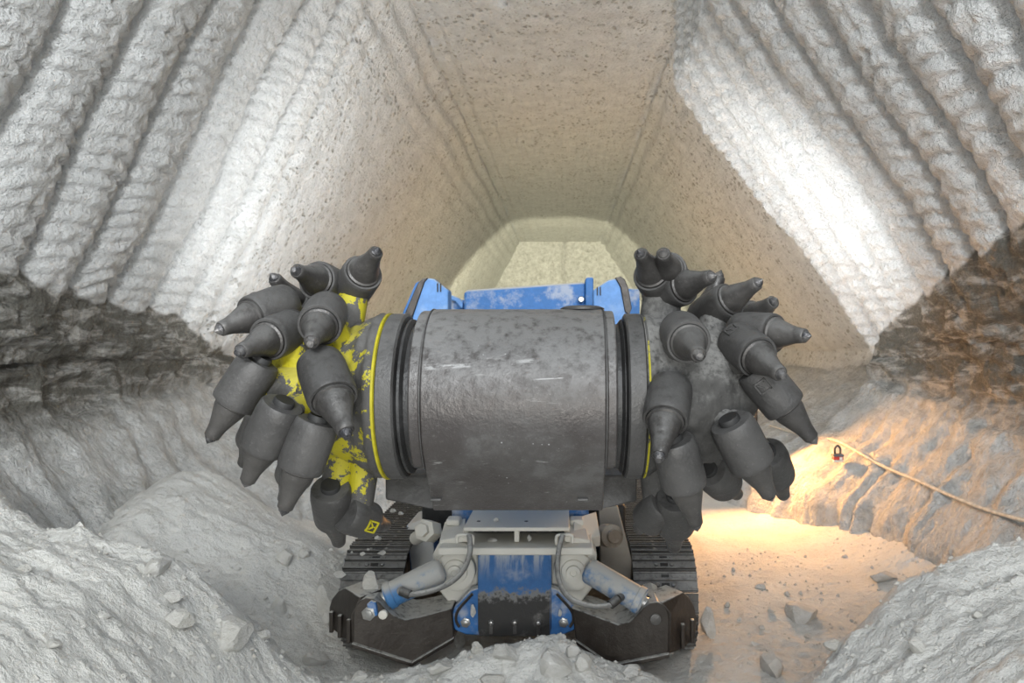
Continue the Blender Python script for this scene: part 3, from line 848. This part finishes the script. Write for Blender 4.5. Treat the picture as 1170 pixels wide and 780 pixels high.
# ---- front bracket above the block
fb = MB()
zt = H-.765
fb.box((-.195, 3.52, zt+.004), (.43, .66, .016)); fb = fb.build('bracket_plate', WHITEP, T, 30, .004)
for x in (-.402, -.195, .012):
    m = MB(); m.box((x, 3.25, zt-.026), (.02, .08, .052)); m.build('bracket_post', WHITEP, T, 30, .003)
m = MB(); m.box((-.195, 3.40, zt-.030), (.39, .03, .05)); m.build('slot_back', BLACK, T)
m = MB()
for x, r in ((-.29, .012), (-.06, .012)): m.lathe((x, 3.32, zt-.022), (0, -1, 0), [(-.02, r), (.01, r), (.018, r*.6)], 14)
m.build('slot_bolt', CHROME, T)
m = MB(); m.box((-.195, 3.31, H-.838), (.62, .34, .03)); m.build('front_shelf', WHITEP, T, 30, .006)
for px, py in ((499, 599), (640, 599)):
    pass
# the two plate holes
m = MB()
for x_ in (-.36, -.16): m.cyl((x_, 3.30, zt+.004), (x_, 3.30, zt+.0135), .008, 12)
m.build('plate_hole', BLACK, T)
# ---- front block: blue above, worn black below, three bolts
bx0 = P(546, 628, 3.15); bx1 = P(630, 726, 3.15)
m = MB(); m.prism([P(546, 628, 3.15), P(630, 628, 3.15), P(630, 698, 3.13), P(630, 727, 3.155), P(546, 727, 3.155), P(546, 698, 3.13)],
                  [P(546, 628, 3.15)+Vector((0, .3, 0)), P(630, 628, 3.15)+Vector((0, .3, 0)), P(630, 698, 3.13)+Vector((0, .32, 0)), P(630, 727, 3.155)+Vector((0, .3, 0)), P(546, 727, 3.155)+Vector((0, .3, 0)), P(546, 698, 3.13)+Vector((0, .32, 0))])
blk = m.build('front_block', BLOCKM, T, 30, .004)
for px in (561, 588, 615):
    q = P(px, 711, 3.135); m = MB(); m.lathe(q, (0, -1, 0), [(-.03, .011), (.004, .011), (.010, .007), (.012, .001)], 14); m.build('bolt', CHROME, blk)
    m = MB(); m.box(q+Vector((0, .006, -.026)), (.014, .012, .040)); m.build('wear_groove', SHOE, blk)
def side_set(s):
    cx = 588
    X = (lambda v: v) if s < 0 else (lambda v: 2*cx-v)
    Q = lambda pts, Y: [P(X(a), b, Y) for a, b in pts]
    # white body beside the block
    a = Q([(546, 626), (513, 618), (500, 622), (494, 634), (496, 668), (512, 688), (546, 690)], 3.24)
    m = MB(); m.prism(a, [p+Vector((0, .3, 0)) for p in a]); bd = m.build('side_body', WHITEP, T, 30, .008)
    # wedge plate above
    a = Q([(502, 617), (531, 612), (531, 619), (502, 623)], 3.22); b = Q([(508, 596), (532, 592), (532, 598), (508, 602)], 3.5)
    m = MB(); m.prism(a, b); m.build('wedge_plate', WHITEP, T, 30, .004)
    a = Q([(509, 594), (525, 594), (525, 601), (509, 601)], 3.4); m = MB(); m.prism(a, [p+Vector((0, .09, 0)) for p in a]); m.build('wedge_stop', WHITEP, T, 30, .008)
    # round pivot boss
    q = P(X(521), 651, 3.22); m = MB(); m.lathe(q, (0, -1, 0), [(-.02, .082), (.018, .080), (.022, .074), (.022, .05), (.03, .048), (.034, .03), (.046, .028), (.048, .014), (.04, .012)], 32); m.build('pivot_boss', WHITEP, bd, 35)
    # blue hinge lug
    a = Q([(548, 671), (538, 674), (519, 694), (515, 708), (520, 720), (532, 725), (548, 726)], 3.15)
    m = MB(); m.prism(a, [p+Vector((0, .05, 0)) for p in a]); lg = m.build('hinge_lug', BLUE, T, 30, .006)
    a = Q([(540, 678), (524, 696), (521, 708), (525, 716)], 3.14)
    m = MB(); m.tube(catmull(a, 4), .006, 6); m.build('lug_rim', BROWN, lg)
    q = P(X(532), 711, 3.145); m = MB(); m.lathe(q, (0, -1, 0), [(-.02, .020), (.004, .020), (.006, .013), (.014, .013), (.016, .006)], 6); m.build('hinge_bolt', CHROME, lg)
    # lifting loop
    pts = catmull([P(X(522), 620, 3.16), P(X(522), 613, 3.16), P(X(525), 611, 3.16), P(X(536), 611, 3.16), P(X(540), 613, 3.16), P(X(540), 622, 3.16)], 5)
    m = MB(); m.tube(pts, .007, 8); m.build('lifting_loop', WHITEP, T, 60)
    # hydraulic hose
    if s < 0: hp = [(536, 611, 3.14), (537, 630, 3.1), (530, 650, 3.07), (515, 665, 3.04), (492, 675, 3.02), (468, 679, 3.01), (458, 675, 3.02)]
    else: hp = [(643, 611, 3.14), (638, 632, 3.1), (638, 660, 3.06), (650, 682, 3.03), (675, 692, 3.01), (697, 691, 3.0), (706, 684, 3.02)]
    m = MB(); m.tube(catmull([P(*h) for h in hp], 8), .0105, 10); m.build('hydraulic_hose', RUBBER, T, 60)
    # cylinder
    if s < 0: A_, B_ = P(504, 651, 3.13), P(441, 682, 3.09)
    else: A_, B_ = P(672, 651, 3.13), P(735, 688, 3.06)
    d = (B_-A_).normalized(); L = (B_-A_).length
    m = MB(); m.lathe(A_, d, [(-.01, .030), (0, .045), (.01, .050), (L*.86, .050), (L*.87, .054), (L*.97, .054), (L*.98, .046), (L, .044)], 28)
    cy = m.build('hydraulic_cylinder', CYLP, T, 35)
    m = MB(); m.cyl(B_-d*.01, B_+d*.08, .026, 20); m.build('piston_rod', CHROME, cy, 35)
    e = P(*hp[-1]); m = MB(); m.cyl(e, e+(A_+d*L*.72-e)*.9, .016, 12); m.cyl(e-Vector((0, .0, 0)), e+(P(*hp[-2])-e).normalized()*.04, .018, 12); m.build('hose_fitting', SHOE, cy, 35)
    # stabiliser foot
    if s < 0:
        fp = [(403, 734, 3.0), (471, 756, 3.03), (519, 728, 3.13), (516, 695, 3.13), (480, 705, 3.08), (463, 708, 3.05), (451, 704, 3.03), (441, 697, 3.02), (434, 689, 3.01), (427, 684, 3.0), (418, 682, 3.0), (411, 686, 3.0), (405, 693, 3.0), (403, 702, 3.0)]
        bo_ = lambda p: P(*p)+Vector((-.0 if p[0] > 430 else -.05, .24, .0))
        side_ = [[(403, 702, 2.998), (403, 735, 2.998), (391, 728, 3.05), (380, 719, 3.13), (376.5, 709, 3.22), (376, 694, 3.24), (379, 684, 3.22), (386, 675, 3.16), (394, 671, 3.1), (412, 682, 2.998)]]
    else:
        fp = [(764, 746, 3.0), (698, 759, 3.03), (658, 731, 3.13), (653, 694, 3.13), (690, 707, 3.08), (706, 713, 3.05), (719, 710, 3.03), (728, 703, 3.02), (735, 695, 3.01), (742, 689, 3.0), (751, 687, 3.0), (758, 690, 3.0), (763, 697, 3.0), (765, 706, 3.0)]
        side_ = [[(765, 700, 2.998), (765, 747, 2.998), (778, 741, 3.05), (790, 733, 3.13), (795.5, 722, 3.22), (796, 704, 3.24), (793, 692, 3.22), (788, 682, 3.16), (781, 676.5, 3.1), (755, 688, 2.998)]]
    a = [P(*p) for p in fp]; b = [p+Vector((s*.0, .24, 0)) for p in a]
    m = MB(); m.prism(a, b); ft = m.build('stabiliser_foot', BROWN, T, 30, .005)
    a = [P(*p) for p in side_[0]]; cen = sum(a, Vector())/len(a)
    inn = [p+Vector((-s*.06, .10, 0)) for p in a]
    m = MB(); m.prism(a, inn); m.build('foot_end_plate', BROWN, ft, 30, .006)
    # bottom lip
    n0 = [P(*fp[i]) for i in (0, 1, 2)]
    m = MB()
    for u, v in ((n0[0], n0[1]), (n0[1], n0[2])):
        m.prism([u+Vector((0, -.018, .004)), v+Vector((0, -.018, .004)), v+Vector((0, -.018, -.012)), u+Vector((0, -.018, -.012))], [q_+Vector((0, .26, 0)) for q_ in (u+Vector((0, 0, .004)), v+Vector((0, 0, .004)), v+Vector((0, 0, -.012)), u+Vector((0, 0, -.012)))])
    m.build('foot_lip', BROWN, ft, 30, .003)
    # grip bars on the end
    bars = [(379, 698, 722, 3.185), (388.5, 702, 728, 3.09), (398.5, 707, 734, 3.02)] if s < 0 else [(780, 712, 740, 3.065), (791, 707, 734, 3.14)]
    for bxp, y0, y1, Yb in bars:
        p0 = P(bxp, y0, Yb-.02); p1 = P(bxp, y1, Yb-.02); m = MB(); m.box((p0+p1)/2, (.016, .022, (p0-p1).length)); m.build('grip_bar', BROWN, ft, 30, .004)
    # pin of the cylinder
    if s < 0:
        q = P(421, 701, 2.995); m = MB(); m.lathe(q, (0, -1, 0), [(-.02, .027), (.003, .027), (.005, .018), (.014, .018), (.016, .009)], 6); m.build('pin_bolt', CHROME, ft)
        a = [P(419, 690, 2.992), P(424, 686, 2.992), (P(429, 688, 2.992)), P(431, 703, 2.992), P(423, 706, 2.992)]
        m = MB(); m.prism(a, [p+Vector((0, .02, 0)) for p in a]); m.build('pin_keeper', BLUE, ft, 30, .002)
        q = P(437.5, 702, 3.01); m = MB(); m.lathe(q, (0, -1, 0), [(-.01, .017), (.004, .017), (.006, .013)], 20); m.build('plug_disc', WHITEP, ft)
    else:
        q = P(749, 707.5, 2.998); m = MB(); m.lathe(q, (0, -1, 0), [(-.01, .021), (.003, .021), (.004, .019)], 28); m.build('pin_cap', SHOE, ft)
side_set(-1); side_set(1)
# rusty frame column inside the right track, dark hose cluster inside the left
m = MB(); a = [P(684, 580, 3.75), P(706, 578, 3.75), P(722, 640, 3.5), P(722, 668, 3.5), P(686, 668, 3.5)]
m.prism(a, [p+Vector((0, .3, 0)) for p in a]); m.build('side_frame', RUST, T, 30, .008)
m = MB(); q = P(697, 612, 3.45); m.lathe(q, (.3, -1, .2), [(-.06, .05), (.03, .05), (.04, .03), (.06, .028)], 20); m.build('frame_fitting', RUST, T, 35)
m = MB(); a = [P(464, 600, 3.9), P(492, 590, 3.9), P(498, 650, 3.6), P(470, 665, 3.6)]; m.prism(a, [p+Vector((0, .3, 0)) for p in a]); m.build('side_frame', BLUE, T, 30, .008)
m = MB(); q = P(488, 606, 3.5); m.lathe(q, (-.3, -1, .3), [(-.06, .05), (.03, .05), (.035, .03), (.06, .03)], 6); m.cyl(q, q+Vector((-.07, .1, -.06)), .03); m.build('frame_fitting', WHITEP, T, 35)
m = MB(); a = [P(655, 592, 3.42), P(681, 584, 3.62), P(686, 612, 3.4), P(656, 618, 3.25)]; m.prism(a, [p+Vector((0, .02, -.05)) for p in a]); m.build('side_cover', WHITEP, T, 30, .004)

# salt lying on the machine
def on_machine(px, py, Y, wpx, hpx, label, k, group=None):
    lump(px, py, wpx, hpx, label, k, group, at=P(px, py+hpx*.5, Y), sink=.05)
on_machine(424, 667, 3.1, 17, 24, 'white salt block resting on top of the left steel foot', 2)
on_machine(390, 657, 3.325, 16, 8, 'flat white salt lump on a shoe of the left track above the steel foot', 3)
on_machine(541, 698, 3.1, 8, 13, 'white salt lump caught on the left hinge lug of the front block', 5)
on_machine(640, 700, 3.1, 6, 8, 'small white salt lump caught on the right hinge lug', 6)
on_machine(568, 594, 3.3, 8, 5, 'small salt lump on the bracket plate below the drum casing', 7)
on_machine(563, 617, 3.25, 12, 5, 'flat salt chip on the shelf left of the bracket post', 4)
on_machine(605, 615, 3.22, 6, 7, 'small round salt chip on the shelf below the bracket plate', 5)
TG = 'salt crumbs on the left track'
for px, py, Y, w_ in ((450, 584, 3.75, 9), (458, 586, 3.72, 7), (414, 633, 3.38, 7), (436, 632, 3.38, 9), (421, 628, 3.39, 5), (402, 631, 3.38, 3.5), (392, 631, 3.38, 3.5), (432, 615, 3.45, 9), (425, 660, 3.35, 10)):
    on_machine(px, py, Y, w_, w_*.6, 'small white salt crumb stuck on the dark shoes of the left track', rnd.randrange(4, 9), TG)

# ------------------------------------------------------------------ cable and hanging box on the right wall
cp = [(880, 486), (905, 494), (938, 501), (956, 501), (977, 513), (1003, 530), (1023, 540), (1049, 548), (1079, 563), (1118, 580), (1150, 590), (1180, 597)]
cw = [hit_wall(a, b, .05) for a, b in cp]
for i in range(1, len(cw)-1): cw[i] = cw[i]*.5+(cw[i-1]+cw[i+1])*.25
m = MB(); m.tube(catmull(cw, 10), .011, 8); m.mi = 0
prop(m.build('power_cable', CABLE, None, 60), 'pale sagging power cable fixed along the lower right tunnel wall', 'cable')
q = hit_wall(957, 523, .12); k_ = q.y/F
hb = empty('hanging_junction_box', q); prop(hb, 'small red and white box hanging from the cable on the right wall', 'junction box')
m = MB(); m.box(q, (11*k_, .05, 4*k_)); m.build('box_body', mat_plain('red_body', (.45, .05, .04), .5), hb, 30, .004)
m = MB(); m.box(q+Vector((0, 0, 3.4*k_)), (12*k_, .055, 2.8*k_)); m.build('lid', mat_plain('dark_lid', (.12, .13, .15), .5), hb, 30, .004)
m = MB(); m.box(q-Vector((0, 0, 3.2*k_)), (11.5*k_, .052, 2.4*k_)); m.build('base', mat_plain('white_base', (.6, .6, .6), .5), hb, 30, .004)
m = MB()
m.box(q+Vector((2.4*k_, -.027, 0)), (3*k_, .006, 3*k_)); m.build('white_tag', mat_plain('white_tag', (.7, .7, .7), .5), hb)
pts = catmull([q+Vector((-3*k_, 0, 4.6*k_)), q+Vector((-3*k_, 0, 11*k_)), q+Vector((0, 0, 14*k_)), q+Vector((3*k_, 0, 11*k_)), q+Vector((3*k_, 0, 4.6*k_))], 6)
m = MB(); m.tube(pts, .008, 8); m.build('hook', SHOE, hb, 60)

# halogen flood lamp on the right wall behind the machine, it throws the orange light
L0 = Vector((1.5, 6.5, H-.5)); lp = empty('halogen_lamp', L0)
prop(lp, 'glowing halogen flood lamp on a pole behind the right cutter head', 'lamp')
m = MB(); m.box(L0+Vector((.06, 0, 0)), (.05, .16, .11)); m.build('lamp_housing', BLACK, lp, 30, .01)
m = MB(); m.box(L0+Vector((.032, 0, 0)), (.006, .13, .085)); m.build('lamp_glass', LENS, lp, 30, .002)
m = MB(); m.cyl(L0+Vector((.08, 0, 0)), Vector((1.57, 6.5, gnd(1.57, 6.5)-.02)), .014, 8); m.build('stand_pole', BLACK, lp)
